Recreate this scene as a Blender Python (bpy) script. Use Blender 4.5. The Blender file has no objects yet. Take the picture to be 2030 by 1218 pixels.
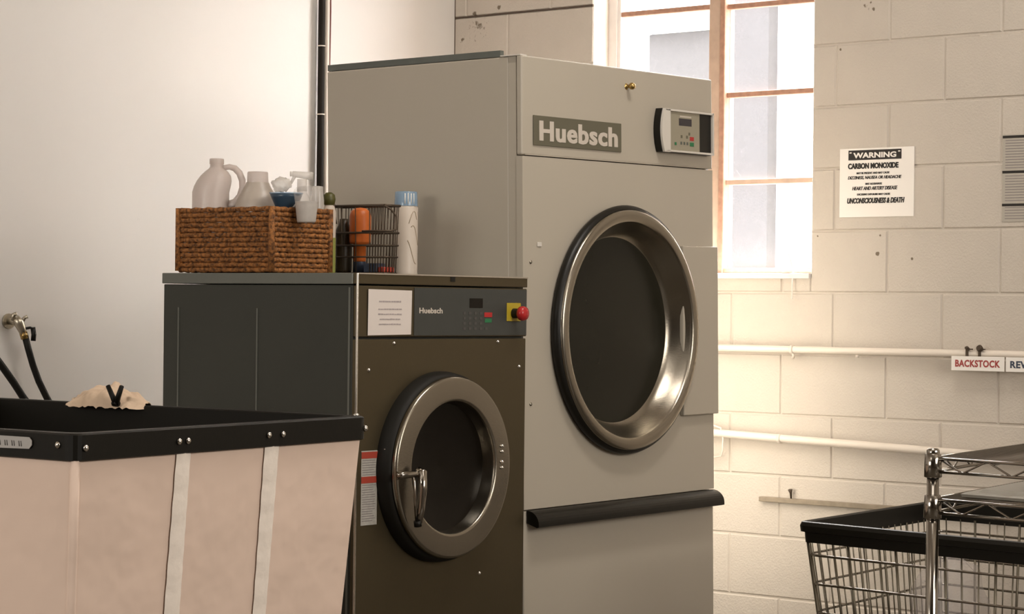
import bpy, bmesh, math, random
from mathutils import Vector, Matrix
random.seed(7)
scene = bpy.context.scene
COL = scene.collection
R = math.radians

# ------------------------------------------------------------------ camera
CAM = Vector((-5.45738, -4.12559, 1.24405))
PHI, PITCH, ROLL = R(52.48779), R(0.01361), R(-0.62889)
F0 = Vector((math.sin(PHI), math.cos(PHI), 0)); R0 = Vector((math.cos(PHI), -math.sin(PHI), 0)); U0 = Vector((0, 0, 1))
Fv = F0*math.cos(PITCH) + U0*math.sin(PITCH)
U2 = U0*math.cos(PITCH) - F0*math.sin(PITCH)
Rv = R0*math.cos(ROLL) - U2*math.sin(ROLL)
Uv = U2*math.cos(ROLL) + R0*math.sin(ROLL)
cd = bpy.data.cameras.new('camera'); cam = bpy.data.objects.new('camera', cd); COL.objects.link(cam)
cam.matrix_world = Matrix(((Rv.x, Uv.x, -Fv.x, CAM.x), (Rv.y, Uv.y, -Fv.y, CAM.y), (Rv.z, Uv.z, -Fv.z, CAM.z), (0, 0, 0, 1)))
cd.sensor_fit = 'HORIZONTAL'; cd.sensor_width = 36; cd.lens = 36*4817.6/2030
cd.clip_start = 0.05; cd.clip_end = 100
scene.camera = cam
scene.view_settings.view_transform = 'Standard'; scene.view_settings.look = 'None'
scene.view_settings.gamma = 1; scene.view_settings.use_curve_mapping = False
scene.view_settings.exposure = 0.3

# ------------------------------------------------------------------ world
w = bpy.data.worlds.new('world'); scene.world = w; w.use_nodes = True
bg = w.node_tree.nodes['Background']; bg.inputs[0].default_value = (1.0, 0.98, 0.97, 1); bg.inputs[1].default_value = 15.0

# wall frames ------------------------------------------------------
CA = 0.0565989; NN = math.sqrt(1+CA*CA)
CORNER = Vector((1.58129, 1.56116, 0))
DB = Vector((-CA, -1, 0))/NN          # along the back wall, to the right
DL = Vector((-1, CA, 0))/NN           # along the left wall, away from the corner
def WB(s, o, z): return CORNER + DB*s + DL*o + Vector((0, 0, z))    # back wall: s right, o into the room
def WL(t, o, z): return CORNER + DL*t + DB*o + Vector((0, 0, z))    # left wall: t left of the corner, o into the room

def area(name, loc, target, sx, sy, power, col=(1, .935, .86)):
    l = bpy.data.lights.new(name, 'AREA'); l.shape = 'RECTANGLE'; l.size = sx; l.size_y = sy; l.energy = power; l.color = col
    o = bpy.data.objects.new(name, l); COL.objects.link(o); o.location = loc
    o.rotation_euler = (Vector(target)-Vector(loc)).to_track_quat('-Z', 'Y').to_euler()
    return o
CEIL = 3.7
# sun through the window; all area lamps below are added unseen fill
sl = bpy.data.lights.new('sun', 'SUN'); sl.energy = 72; sl.angle = R(1.5); sl.color = (.97, .98, 1)
so_ = bpy.data.objects.new('sun', sl); COL.objects.link(so_); so_.location = (4, 0, 5)
so_.rotation_euler = Vector((-.47, .02, -.88)).to_track_quat('-Z', 'Y').to_euler()
area('overhead_fill', WB(4.1, 3.4, CEIL-.05), WB(4.1, 3.4, 0), 1.2, 1.2, 9)  # added overhead fill with no fixture
area('overhead_fill', WB(3.6, 6.4, CEIL-.05), WB(3.6, 6.4, 0), 1.2, 1.2, 10)
area('overhead_fill', WB(2.9, 1.75, CEIL-.05), WB(2.9, 1.75, 0), 1.0, .4, 32)
area('side_fill', WB(2.0, 8.85, 2.2), WB(1.6, 1.6, 1.1), 2.4, 1.5, 100)  # added side fill for the left faces, no window there
area('side_fill', WB(7.3, 2.6, 2.5), WB(1.5, 1.6, 1.3), 2.6, 1.6, 100)  # added front fill for dryer and truck, no window there

# ------------------------------------------------------------------ materials
def mat(name, col, rough=.5, metal=0., noise=0., nscale=40., bump=0., bscale=300., bdist=.002, spec=.4, alpha=1., coat=0., aniso=None):
    m = bpy.data.materials.new(name); m.use_nodes = True
    nt = m.node_tree; b = nt.nodes['Principled BSDF']
    b.inputs['Base Color'].default_value = (*col, 1); b.inputs['Roughness'].default_value = rough
    b.inputs['Metallic'].default_value = metal; b.inputs['Specular IOR Level'].default_value = spec
    b.inputs['Alpha'].default_value = alpha; b.inputs['Coat Weight'].default_value = coat
    tc = nt.nodes.new('ShaderNodeTexCoord')
    if noise:
        n = nt.nodes.new('ShaderNodeTexNoise'); n.inputs['Scale'].default_value = nscale; n.inputs['Detail'].default_value = 5
        nt.links.new(tc.outputs['Object'], n.inputs['Vector'])
        mx = nt.nodes.new('ShaderNodeMix'); mx.data_type = 'RGBA'
        mx.inputs['A'].default_value = tuple(c*(1-noise) for c in col)+(1,); mx.inputs['B'].default_value = tuple(min(1, c*(1+noise)) for c in col)+(1,)
        nt.links.new(n.outputs['Fac'], mx.inputs['Factor']); nt.links.new(mx.outputs['Result'], b.inputs['Base Color'])
    if bump:
        n = nt.nodes.new('ShaderNodeTexNoise'); n.inputs['Scale'].default_value = bscale; n.inputs['Detail'].default_value = 3
        nt.links.new(tc.outputs['Object'], n.inputs['Vector'])
        if aniso:
            mp = nt.nodes.new('ShaderNodeMapping'); mp.inputs['Scale'].default_value = aniso
            nt.links.new(tc.outputs['Object'], mp.inputs['Vector']); nt.links.new(mp.outputs['Vector'], n.inputs['Vector'])
        bp = nt.nodes.new('ShaderNodeBump'); bp.inputs['Strength'].default_value = bump; bp.inputs['Distance'].default_value = bdist
        nt.links.new(n.outputs['Fac'], bp.inputs['Height']); nt.links.new(bp.outputs['Normal'], b.inputs['Normal'])
    return m

def see_through(name, col, tint=.35, rough=.15, trans=(1, 1, 1)):
    m = bpy.data.materials.new(name); m.use_nodes = True; nt = m.node_tree; b = nt.nodes['Principled BSDF']
    b.inputs['Base Color'].default_value = (*col, 1); b.inputs['Roughness'].default_value = rough
    t = nt.nodes.new('ShaderNodeBsdfTransparent'); t.inputs['Color'].default_value = (*trans, 1)
    x = nt.nodes.new('ShaderNodeMixShader'); x.inputs[0].default_value = tint
    nt.links.new(t.outputs[0], x.inputs[1]); nt.links.new(b.outputs[0], x.inputs[2])
    nt.links.new(x.outputs[0], nt.nodes['Material Output'].inputs['Surface'])
    return m

def spots(m, pts, col=(.17, .13, .09)):
    """chips and stains with a shape of their own at fixed places of a wall (object coordinates)"""
    nt = m.node_tree; b = nt.nodes['Principled BSDF']; tc = nt.nodes.new('ShaderNodeTexCoord')
    src = b.inputs['Base Color'].links[0].from_socket if b.inputs['Base Color'].links else None
    base = tuple(b.inputs['Base Color'].default_value)
    nz = nt.nodes.new('ShaderNodeTexNoise'); nz.inputs['Scale'].default_value = 60; nz.inputs['Detail'].default_value = 6
    nt.links.new(tc.outputs['Object'], nz.inputs['Vector'])
    acc = None
    for (p, r, thr) in pts:
        d = nt.nodes.new('ShaderNodeVectorMath'); d.operation = 'DISTANCE'; d.inputs[1].default_value = p
        nt.links.new(tc.outputs['Object'], d.inputs[0])
        mr = nt.nodes.new('ShaderNodeMapRange'); mr.inputs[1].default_value = r; mr.inputs[2].default_value = 0; mr.inputs[3].default_value = 0; mr.inputs[4].default_value = thr
        nt.links.new(d.outputs['Value'], mr.inputs[0])
        if acc is None: acc = mr.outputs[0]
        else:
            mx = nt.nodes.new('ShaderNodeMath'); mx.operation = 'MAXIMUM'; nt.links.new(acc, mx.inputs[0]); nt.links.new(mr.outputs[0], mx.inputs[1]); acc = mx.outputs[0]
    ad = nt.nodes.new('ShaderNodeMath'); ad.operation = 'ADD'; nt.links.new(acc, ad.inputs[0]); nt.links.new(nz.outputs['Fac'], ad.inputs[1])
    st = nt.nodes.new('ShaderNodeMapRange'); st.inputs[1].default_value = .90; st.inputs[2].default_value = 1.05
    nt.links.new(ad.outputs[0], st.inputs[0])
    mx = nt.nodes.new('ShaderNodeMix'); mx.data_type = 'RGBA'; mx.inputs['B'].default_value = (*col, 1); mx.inputs['A'].default_value = base
    if src: nt.links.new(src, mx.inputs['A'])
    nt.links.new(st.outputs[0], mx.inputs['Factor']); nt.links.new(mx.outputs['Result'], b.inputs['Base Color'])

M = {}
M['plaster'] = mat('painted_plaster', (.68, .645, .605), .5, noise=.03, nscale=2.5, bump=.1, bscale=60)
M['block'] = mat('painted_block', (.54, .48, .41), .6, noise=.05, nscale=9, bump=.9, bscale=150)
M['wall'] = mat('far_wall_paint', (.16, .13, .10), .7, noise=.05, nscale=4)
M['floor'] = mat('sealed_concrete', (.10, .085, .065), .45, noise=.2, nscale=6)
M['ceiling'] = mat('ceiling_paint', (.55, .49, .42), .8, noise=.05, nscale=5)
M['outside'] = mat('white_block_paint', (.85, .84, .82), .8, noise=.02, nscale=5)  # the neighbouring wall's own white paint
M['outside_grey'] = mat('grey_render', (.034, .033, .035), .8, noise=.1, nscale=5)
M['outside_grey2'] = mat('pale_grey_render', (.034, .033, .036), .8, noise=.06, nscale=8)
M['concrete_out'] = mat('yard_concrete', (.14, .14, .135), .8, noise=.1)
M['enamel'] = mat('almond_enamel', (.43, .385, .315), .38, noise=.02, nscale=5, bump=.05, bscale=500)
M['enamel_white'] = mat('pale_enamel', (.62, .58, .52), .35)
M['galv'] = mat('galvanised_dark', (.13, .14, .125), .5, metal=.5, noise=.15, nscale=20)
M['badge'] = mat('badge_olive', (.115, .105, .07), .5)
M['badge_text'] = mat('badge_cream', (.55, .49, .42), .5)
M['steel'] = mat('brushed_steel', (.31, .28, .23), .24, metal=1, bump=.12, bscale=90, aniso=(1, 1, 8))
M['steel_bright'] = mat('polished_steel', (.70, .66, .60), .2, metal=1)
M['chrome'] = mat('chrome', (.34, .31, .27), .15, metal=1)
M['wire'] = mat('dull_wire', (.16, .14, .105), .35, metal=1)
M['washer_front'] = mat('brown_steel', (.105, .083, .048), .42, metal=.75, bump=.1, bscale=80, aniso=(8, 8, 1), noise=.06, nscale=8)
M['washer_side'] = mat('charcoal_paint', (.040, .041, .033), .5, spec=.3, noise=.12, nscale=6)
M['washer_lid'] = mat('grey_lid', (.15, .155, .135), .4, metal=.3, noise=.08, nscale=14)
M['washer_panel'] = mat('panel_grey', (.045, .047, .042), .45, noise=.1, nscale=30)
M['black'] = mat('black_plastic', (.006, .005, .003), .4, spec=.3)
M['blackvinyl'] = mat('black_vinyl', (.006, .005, .003), .5, spec=.2, bump=.1, bscale=100)
M['rubber'] = mat('black_rubber', (.009, .008, .006), .6, spec=.25)
M['glass_dark'] = mat('dark_door_glass', (.014, .013, .008), .25, spec=.2, noise=.2, nscale=4)
M['glass_black'] = mat('black_door_glass', (.007, .005, .003), .25, spec=.2)
M['pane'] = see_through('window_glass', (.9, .9, .9), .05, .05)
M['rust'] = mat('rusty_paint', (.40, .22, .15), .7, noise=.4, nscale=50)
M['tan'] = mat('tan_frame_paint', (.50, .36, .27), .6, noise=.25, nscale=25)
M['white_frame'] = mat('white_frame_paint', (.75, .70, .66), .6, noise=.1, nscale=20)
M['canvas'] = mat('canvas_beige', (.76, .59, .485), .8, bump=.5, bscale=5, bdist=.03, noise=.03, nscale=6)
M['strap'] = mat('webbing_pale', (.88, .79, .70), .75, bump=.5, bscale=60, noise=.08, nscale=50)
M['plate'] = mat('grey_nameplate', (.40, .38, .36), .5)
M['platetext'] = mat('nameplate_text', (.12, .11, .10), .5)
M['cloth'] = mat('beige_cloth', (.66, .50, .36), .85, bump=.4, bscale=90, noise=.08, nscale=30)
M['brass'] = mat('brass', (.42, .28, .10), .3, metal=1)
M['valve_metal'] = mat('dull_nickel', (.50, .45, .36), .35, metal=1)
M['paper'] = mat('white_paper', (.70, .63, .58), .6)
M['sign'] = mat('white_sign_sheet', (.84, .79, .73), .45)
M['poster'] = mat('poster_sheet', (.42, .38, .32), .6)
M['ink'] = mat('black_ink', (.02, .016, .013), .5)
M['ink_grey'] = mat('grey_ink', (.22, .19, .19), .6)
M['ink_soft'] = mat('soft_grey_ink', (.38, .33, .33), .6)
M['red'] = mat('red_plastic', (.42, .022, .022), .25)
M['redlabel'] = mat('red_label', (.36, .05, .03), .5)
M['redtext'] = mat('red_lettering', (.34, .05, .045), .5)
M['bluetext'] = mat('blue_grey_lettering', (.045, .055, .085), .5)
M['yellow'] = mat('yellow_plastic', (.42, .31, .02), .45)
M['green'] = mat('green_key', (.02, .16, .06), .5)
M['lcd'] = mat('dark_display', (.035, .03, .035), .25)
M['key'] = mat('keypad_grey', (.30, .27, .20), .5)
M['key2'] = mat('keypad_dim', (.07, .065, .06), .5)
M['label'] = mat('white_label', (.40, .38, .34), .6, noise=.25, nscale=120)
M['jug'] = see_through('cloudy_polythene', (.62, .52, .46), .66, .35)
M['bottle'] = see_through('cloudy_bottle', (.52, .45, .38), .78, .35)
M['clear'] = see_through('clear_plastic', (.72, .67, .61), .5, .12)
M['cup'] = see_through('clear_cup', (.75, .70, .66), .22, .1)
M['cloudy'] = mat('cloudy_plastic', (.50, .46, .42), .4, noise=.15, nscale=60)
M['blue'] = mat('dark_blue_plastic', (.035, .065, .10), .3)
M['navy'] = mat('navy_plastic', (.045, .055, .085), .4)
M['olive'] = mat('olive_plastic', (.075, .07, .015), .4)
M['lime'] = mat('lime_label', (.26, .27, .07), .5)
M['orange'] = mat('orange_plastic', (.62, .145, .025), .4)
M['brownbottle'] = mat('brown_plastic', (.05, .035, .018), .35)
M['cream'] = mat('cream_can', (.58, .50, .42), .4)
M['tanprint'] = mat('tan_print', (.45, .36, .25), .45)
M['capblue'] = see_through('clear_blue_cap', (.30, .42, .55), .6, .1, (.75, .88, 1))
M['pipe_white'] = mat('painted_pipe', (.74, .66, .57), .45)
M['pipe_dark'] = mat('dark_pipe', (.016, .012, .008), .6, spec=.15)
M['redwire'] = mat('red_brown_wire', (.16, .05, .04), .5)
M['dirty_wood'] = mat('dirty_strip', (.27, .22, .16), .7, noise=.35, nscale=40)
M['iron'] = mat('dark_iron', (.09, .065, .045), .5, metal=.6)
M['greylid'] = mat('grey_translucent_lid', (.30, .28, .24), .3)
M['bag'] = see_through('hazy_plastic_bag', (.55, .5, .48), .25, .3)
M['shelf_liner'] = see_through('shelf_liner', (.17, .155, .12), .6, .3)

# wicker: horizontal weave rows
def wicker():
    m = mat('woven_seagrass', (.20, .075, .018), .75); nt = m.node_tree; b = nt.nodes['Principled BSDF']
    tc = nt.nodes.new('ShaderNodeTexCoord'); mp = nt.nodes.new('ShaderNodeMapping'); mp.inputs['Scale'].default_value = (1, 1, 1)
    nt.links.new(tc.outputs['Object'], mp.inputs['Vector'])
    n = nt.nodes.new('ShaderNodeTexNoise'); n.inputs['Scale'].default_value = 110; n.inputs['Detail'].default_value = 4
    nt.links.new(mp.outputs['Vector'], n.inputs['Vector'])
    cr = nt.nodes.new('ShaderNodeValToRGB'); e = cr.color_ramp.elements
    e[0].position = .30; e[0].color = (.045, .016, .004, 1); e[1].position = .72; e[1].color = (.44, .175, .045, 1)
    nt.links.new(n.outputs['Fac'], cr.inputs[0]); nt.links.new(cr.outputs[0], b.inputs['Base Color'])
    bp = nt.nodes.new('ShaderNodeBump'); bp.inputs['Strength'].default_value = .8; bp.inputs['Distance'].default_value = .003
    nt.links.new(n.outputs['Fac'], bp.inputs['Height']); nt.links.new(bp.outputs['Normal'], b.inputs['Normal'])
    return m
M['wicker'] = wicker()

# ------------------------------------------------------------------ mesh helpers
class MB:
    def __init__(s): s.bm = bmesh.new(); s.sm = set()
    def add(s, bm2, mtx=None, smooth=False):
        vm = {}
        for v in bm2.verts:
            co = v.co if mtx is None else mtx @ v.co
            vm[v] = s.bm.verts.new(co)
        for f in bm2.faces:
            try:
                nf = s.bm.faces.new([vm[v] for v in f.verts]); nf.smooth = smooth or f.smooth
            except ValueError: pass
        bm2.free()
    def box(s, x0, x1, y0, y1, z0, z1, bev=0., seg=2):
        b = bmesh.new()
        vs = [b.verts.new((x, y, z)) for z in (z0, z1) for y in (y0, y1) for x in (x0, x1)]
        for f in ((0, 2, 3, 1), (4, 5, 7, 6), (0, 1, 5, 4), (2, 6, 7, 3), (0, 4, 6, 2), (1, 3, 7, 5)): b.faces.new([vs[i] for i in f])
        if bev: bmesh.ops.bevel(b, geom=b.edges[:], offset=bev, segments=seg, affect='EDGES', profile=.5)
        s.add(b); return s
    def quad(s, *p):
        s.bm.faces.new([s.bm.verts.new(q) for q in p]); return s
    def tube(s, pts, r, n=10, closed=False, caps=True):
        pts = [Vector(p) for p in pts]; k = len(pts); rings = []
        rr = r if isinstance(r, (list, tuple)) else [r]*k
        prev = None
        for i, p in enumerate(pts):
            if closed: t = (pts[(i+1) % k]-pts[i-1])
            else: t = pts[min(i+1, k-1)]-pts[max(i-1, 0)]
            t.normalize()
            if prev is None:
                a = Vector((0, 0, 1)) if abs(t.z) < .9 else Vector((1, 0, 0))
                u = t.cross(a).normalized()
            else:
                u = (prev - t*prev.dot(t))
                u = u.normalized() if u.length > 1e-6 else t.orthogonal().normalized()
            prev = u; v = t.cross(u)
            rings.append([s.bm.verts.new(p + (u*math.cos(2*math.pi*j/n)+v*math.sin(2*math.pi*j/n))*rr[i]) for j in range(n)])
        m = k if closed else k-1
        for i in range(m):
            a, b = rings[i], rings[(i+1) % k]
            for j in range(n):
                f = s.bm.faces.new((a[j], a[(j+1) % n], b[(j+1) % n], b[j])); f.smooth = True
        if caps and not closed:
            for ring in (rings[0], rings[-1]):
                try: s.bm.faces.new(ring)
                except ValueError: pass
        return s
    def lathe(s, prof, c, axis='z', n=48, smooth=True, caps=False, sx=1., sy=1.):
        """prof = list of (radius, height along axis)"""
        c = Vector(c); rings = []
        for (r, h) in prof:
            ring = []
            for j in range(n):
                a = 2*math.pi*j/n; p, q = r*math.cos(a)*sx, r*math.sin(a)*sy
                d = Vector((p, q, h)) if axis == 'z' else (Vector((p, h, q)) if axis == 'y' else Vector((h, p, q)))
                ring.append(s.bm.verts.new(c+d))
            rings.append(ring)
        for a, b in zip(rings, rings[1:]):
            for j in range(n):
                f = s.bm.faces.new((a[j], a[(j+1) % n], b[(j+1) % n], b[j])); f.smooth = smooth
        if caps:
            s.bm.faces.new(rings[0]); s.bm.faces.new(rings[-1])
        return s
    def prism(s, outline, depth_axis, d0, d1, smooth=False):
        """outline = 2D points; extruded between d0 and d1 along axis 'x' or 'y' or 'z'"""
        def P(p, d): return {'x': (d, p[0], p[1]), 'y': (p[0], d, p[1]), 'z': (p[0], p[1], d)}[depth_axis]
        a = [s.bm.verts.new(P(p, d0)) for p in outline]; b = [s.bm.verts.new(P(p, d1)) for p in outline]
        s.bm.faces.new(a); s.bm.faces.new(b[::-1]); n = len(a)
        for i in range(n):
            f = s.bm.faces.new((a[i], a[(i+1) % n], b[(i+1) % n], b[i])); f.smooth = smooth
        return s
    def build(s, name, m, parent=None, xf=None, kind=None, label=None, recalc=True):
        if xf:
            for v in s.bm.verts: v.co = xf(*v.co)
        if recalc: bmesh.ops.recalc_face_normals(s.bm, faces=s.bm.faces[:])
        return link(name, s.bm, m, parent, kind, label)

BASE = {}
def link(name, bm, m, parent=None, kind=None, label=None):
    base = Vector((0, 0, 0))
    if parent is not None: base = BASE[parent.name]
    else:
        # origin at the middle of the base
        xs = [v.co.x for v in bm.verts]; ys = [v.co.y for v in bm.verts]; zs = [v.co.z for v in bm.verts]
        base = Vector(((min(xs)+max(xs))/2, (min(ys)+max(ys))/2, min(zs)))
    for v in bm.verts: v.co -= base
    me = bpy.data.meshes.new(name); bm.to_mesh(me); bm.free()
    if m: me.materials.append(m)
    o = bpy.data.objects.new(name, me); COL.objects.link(o)
    if parent is not None: o.parent = parent
    else: o.location = base
    BASE[o.name] = base
    if kind: o['kind'] = kind
    if label: o['label'] = label
    return o
def thing(name, label, cat, base, group=None, kind=None):
    o = bpy.data.objects.new(name, None); COL.objects.link(o); o.location = base; o.empty_display_size = .05
    BASE[o.name] = Vector(base)
    if kind: o['kind'] = kind
    else: o['label'] = label; o['category'] = cat
    if group: o['group'] = group
    return o
def tag(o, label, cat, group=None):
    o['label'] = label; o['category'] = cat
    if group: o['group'] = group
    return o

def text_bm(s, width, height, shear=0., bold=0., depth=.0006, sp=1.):
    """lettering in the XZ plane facing -Y, its lower left corner at the origin"""
    c = bpy.data.curves.new('t', 'FONT'); c.body = s; c.size = 1; c.offset = bold; c.extrude = .01; c.shear = shear; c.space_character = sp; c.resolution_u = 3
    o = bpy.data.objects.new('t', c); COL.objects.link(o)
    dg = bpy.context.evaluated_depsgraph_get(); me = bpy.data.meshes.new_from_object(o.evaluated_get(dg))
    bpy.data.objects.remove(o); bpy.data.curves.remove(c)
    bm = bmesh.new(); bm.from_mesh(me); bpy.data.meshes.remove(me)
    xs = [v.co.x for v in bm.verts]; ys = [v.co.y for v in bm.verts]
    x0, x1, y0, y1 = min(xs), max(xs), min(ys), max(ys)
    for v in bm.verts:
        z = v.co.z
        v.co = Vector(((v.co.x-x0)/(x1-x0)*width, -depth if z > 0 else 0, (v.co.y-y0)/(y1-y0)*height))
    return bm
def put_text(mb, s, x, y, z, width, height, sign=1, **k):
    bm = text_bm(s, width, height, **k)
    for v in bm.verts: v.co = Vector((x+v.co.x, y+sign*v.co.y, z+v.co.z))
    mb.add(bm)

# ------------------------------------------------------------------ room shell
S1, T1 = 7.6, 9.0
WS0, WS1, WZ0, WZ1 = .662, 1.594, 1.362, 2.93      # window opening
def wall_blocks():
    mb = MB(); g = .0045; dep = .0042
    z0c = 2.3195; rows = range(-7, 12)
    def block(a, b, c, d):
        if b-a < .012 or d-c < .012: return
        jt = random.uniform(-.0007, .0007)
        ch = .004
        o0, o1 = 0.0, dep+jt
        P = [(a, o0, c), (b, o0, c), (b, o0, d), (a, o0, d), (a+ch, o1, c+ch), (b-ch, o1, c+ch), (b-ch, o1, d-ch), (a+ch, o1, d-ch)]
        v = [mb.bm.verts.new(p) for p in P]
        for f in ((4, 5, 6, 7), (0, 1, 5, 4), (1, 2, 6, 5), (2, 3, 7, 6), (3, 0, 4, 7)): mb.bm.faces.new([v[i] for i in f])
    for k in rows:
        zt = z0c - .2032*k; zb = zt-.2032
        zt = min(zt, CEIL); zb = max(zb, 0)
        if zt-zb < .02: continue
        off = 1.481 + (0 if k % 2 == 0 else .2032)
        n0 = math.floor((0-off)/.4064)
        s = off+n0*.4064
        while s < S1:
            a, b, c, d = max(s+g/2, 0), min(s+.4064-g/2, S1), zb+g/2, zt-g/2
            s += .4064
            if b <= a: continue
            # clip against the window opening
            if b > WS0 and a < WS1 and d > WZ0 and c < WZ1:
                if a < WS0: block(a, WS0, c, d)
                if b > WS1: block(WS1, b, c, d)
                if c < WZ0: block(max(a, WS0), min(b, WS1), c, WZ0)
                if d > WZ1: block(max(a, WS0), min(b, WS1), WZ1, d)
            else: block(a, b, c, d)
    # mortar bed and wall body, 0.2 thick, with the window hole
    for (a, b, c, d) in ((-.3, WS0, 0, CEIL), (WS1, S1+.2, 0, CEIL), (WS0, WS1, 0, WZ0), (WS0, WS1, WZ1, CEIL)):
        mb.box(a, b, -.22, .0001, c, d)
    for v in mb.bm.verts: v.co.y -= .0042
    return mb
spots(M['block'], [(WB(1.80, 0, 2.235), .06, .42), (WB(1.825, 0, 2.222), .012, .75), (WB(1.815, 0, 2.245), .01, .8), (WB(1.851, 0, 1.431), .012, .9), (WB(1.979, 0, 1.414), .009, .9),
                   (WB(2.25, 0, 2.27), .12, .36), (WB(2.38, 0, 2.22), .09, .36), (WB(1.70, 0, 2.10), .008, .8), (WB(1.86, 0, 1.49), .008, .8),
                   (WB(.10, 0, 2.33), .02, .8), (WB(.22, 0, 2.345), .02, .8), (WB(.08, 0, 2.17), .02, .7), (WB(.04, 0, 2.24), .03, .6), (WB(1.62, 0, 1.49), .008, .8), (WB(1.58, 0, 1.62), .008, .9), (WB(.12, 0, 2.28), .15, .40)])
wb = wall_blocks().build('wall_back', M['block'], xf=WB, kind='structure')
# keep the stains' coordinates in world space
wb.data.transform(Matrix.Translation(wb.location)); wb.location = (0, 0, 0)
spots(M['plaster'], [(WL(1.514, 0, 1.515), .03, .42)], (.42, .34, .26))
wl = MB().box(-.0, T1+.2, -.2, 0, 0, CEIL).build('wall_left', M['plaster'], xf=WL, kind='structure')
wl.data.transform(Matrix.Translation(wl.location)); wl.location = (0, 0, 0)
MB().box(-.3, S1+.2, -.3, T1+.2, -.1, 0).build('floor', M['floor'], xf=WB, kind='structure')
MB().box(-.3, S1+.2, -.3, T1+.2, CEIL, CEIL+.1).build('ceiling', M['ceiling'], xf=WB, kind='structure')
MB().box(S1, S1+.2, -.2, T1+.2, 0, CEIL).build('wall_front', M['wall'], xf=WB, kind='structure')
MB().box(0, S1, T1, T1+.2, 0, CEIL).build('wall_right', M['wall'], xf=WB, kind='structure')

M['mortar_gap'] = mat('open_mortar_joint', (.10, .07, .05), .9, noise=.3)
MB().box(.0, .66, -.004, .0006, 2.3165, 2.3225).build('trim_2', M['mortar_gap'], xf=WB, kind='structure')
MB().box(.0, .004, -.003, .001, 1.2, CEIL).build('trim_3', M['mortar_gap'], xf=WB, kind='structure')
# window -----------------------------------------------------------
win = thing('window_1', '', '', WB((WS0+WS1)/2, -.1, WZ0), kind='structure')
MB().box(WS0, WS0+.035, -.13, -.09, WZ0, WZ1).box(WS0+.035, WS0+.05, -.12, -.095, WZ0, WZ1).build('frame_side', M['white_frame'], win, xf=WB)
MB().box(WS1-.04, WS1, -.13, -.09, WZ0, WZ1).build('frame_side', M['tan'], win, xf=WB)
MB().box(WS0, WS1, -.13, -.09, WZ1-.03, WZ1).build('frame_head', M['tan'], win, xf=WB)
MB().box(WS0+.05, WS1-.04, -.13, -.088, WZ0+.008, WZ0+.026, .003).build('frame_foot', M['rust'], win, xf=WB)
MB().box(1.107, 1.155, -.135, -.085, WZ0, WZ1, .004).build('mullion', M['tan'], win, xf=WB)
MB().box(1.156, 1.178, -.13, -.08, WZ0, WZ1, .004).build('casement_stile', M['rust'], win, xf=WB)
for z in (1.683, 1.983, 2.287, 2.59):
    for a, b in ((.712, 1.107), (1.178, WS1-.04)):
        if a < 1: z_ = z+.006
        else: z_ = z
        MB().box(a, b, -.122, -.096, z_-.010, z_+.008, .002).build('glazing_bar', M['rust' if z > 1.7 else 'tan'], win, xf=WB)
zs = [WZ0+.026, 1.683, 1.983, 2.287, 2.59, WZ1-.03]
for z0, z1 in zip(zs, zs[1:]):
    for a, b in ((.712, 1.107), (1.178, WS1-.04)):
        MB().box(a, b, -.112, -.109, z0, z1).build('pane', M['pane'], win, xf=WB)
MB().box(WS0, WS1, -.22, .012, WZ0-.012, WZ0+.006, .003).build('window_sill', M['white_frame'], win, xf=WB)
tw = MB().tube([WB(1.47, -.03, WZ0+.10), WB(1.50, -.02, WZ0+.06), WB(1.525, 0, WZ0+.015), WB(1.53, .012, WZ0-.02), WB(1.532, .016, WZ0-.08)], [.003, .006, .003, .002, .0015], 8)
tag(tw.build('plastic_strip', M['sign']), 'thin pale strip leaning in the lower right corner of the window sill', 'strip')

# outside: the neighbour's block wall, its grey pier and a grey building with a pale roof edge
nb = thing('neighbouring_building', 'white block building seen through the window', 'building', WB(1.0, -3.2, 0))
mb = MB(); mb.box(-2.6, 3.2, -3.6, -3.2, 0, 4.6)
for k in range(1, 23): mb.box(-2.6, 3.2, -3.2, -3.196, k*.2032+.004, k*.2032+.195)
mb.build('block_wall', M['outside'], nb, xf=WB)
MB().box(-.96, -.750, -3.2, -3.12, 0, 4.5, .004).build('pier', M['outside_grey2'], nb, xf=WB, label='pale grey pier')
MB().box(-1.487, -1.085, -3.2, -3.12, 0, 2.64).build('grey_panel', M['outside_grey'], nb, xf=WB, label='mottled grey panel')
MB().box(-1.60, -1.075, -3.2, -3.02, 2.642, 2.74, .01).build('roof_edge', M['outside'], nb, xf=WB, label='white flat roof edge')
MB().box(-8, 10, -12, -.22, -.12, -.02).build('yard_ground', M['concrete_out'], xf=WB, kind='structure')  # concrete ground of the yard outside

# things on the left wall ------------------------------------------
rp = thing('vertical_pipe', 'dark vertical pipe fixed to the left wall behind the tall dryer', 'pipe', WL(.714, .02, .02))
MB().tube([WL(.716, .022, .02), WL(.716, .022, CEIL-.02)], .0125, 12).build('pipe', M['pipe_dark'], rp)
for z in (2.151, 1.912, 1.2):
    MB().tube([WL(.716, .022, z-.002), WL(.716, .022, z+.002)], .0145, 12).build('strap', M['pipe_white'], rp)
tag(MB().tube([WL(.683, .014, .02), WL(.683, .014, CEIL-.02)], .010, 12).build('conduit', M['pipe_white']), 'slim pale conduit running up the wall beside the dark pipe', 'pipe')
tag(MB().tube([WL(.661+.002*math.sin(i*1.7), .008, CEIL-.02-i*.14) for i in range(13)]+[WL(.66, .008, 1.86)], .0032, 6).build('wire', M['redwire']), 'thin red-brown wire hanging down the left wall above the dryer', 'wire')

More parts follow.
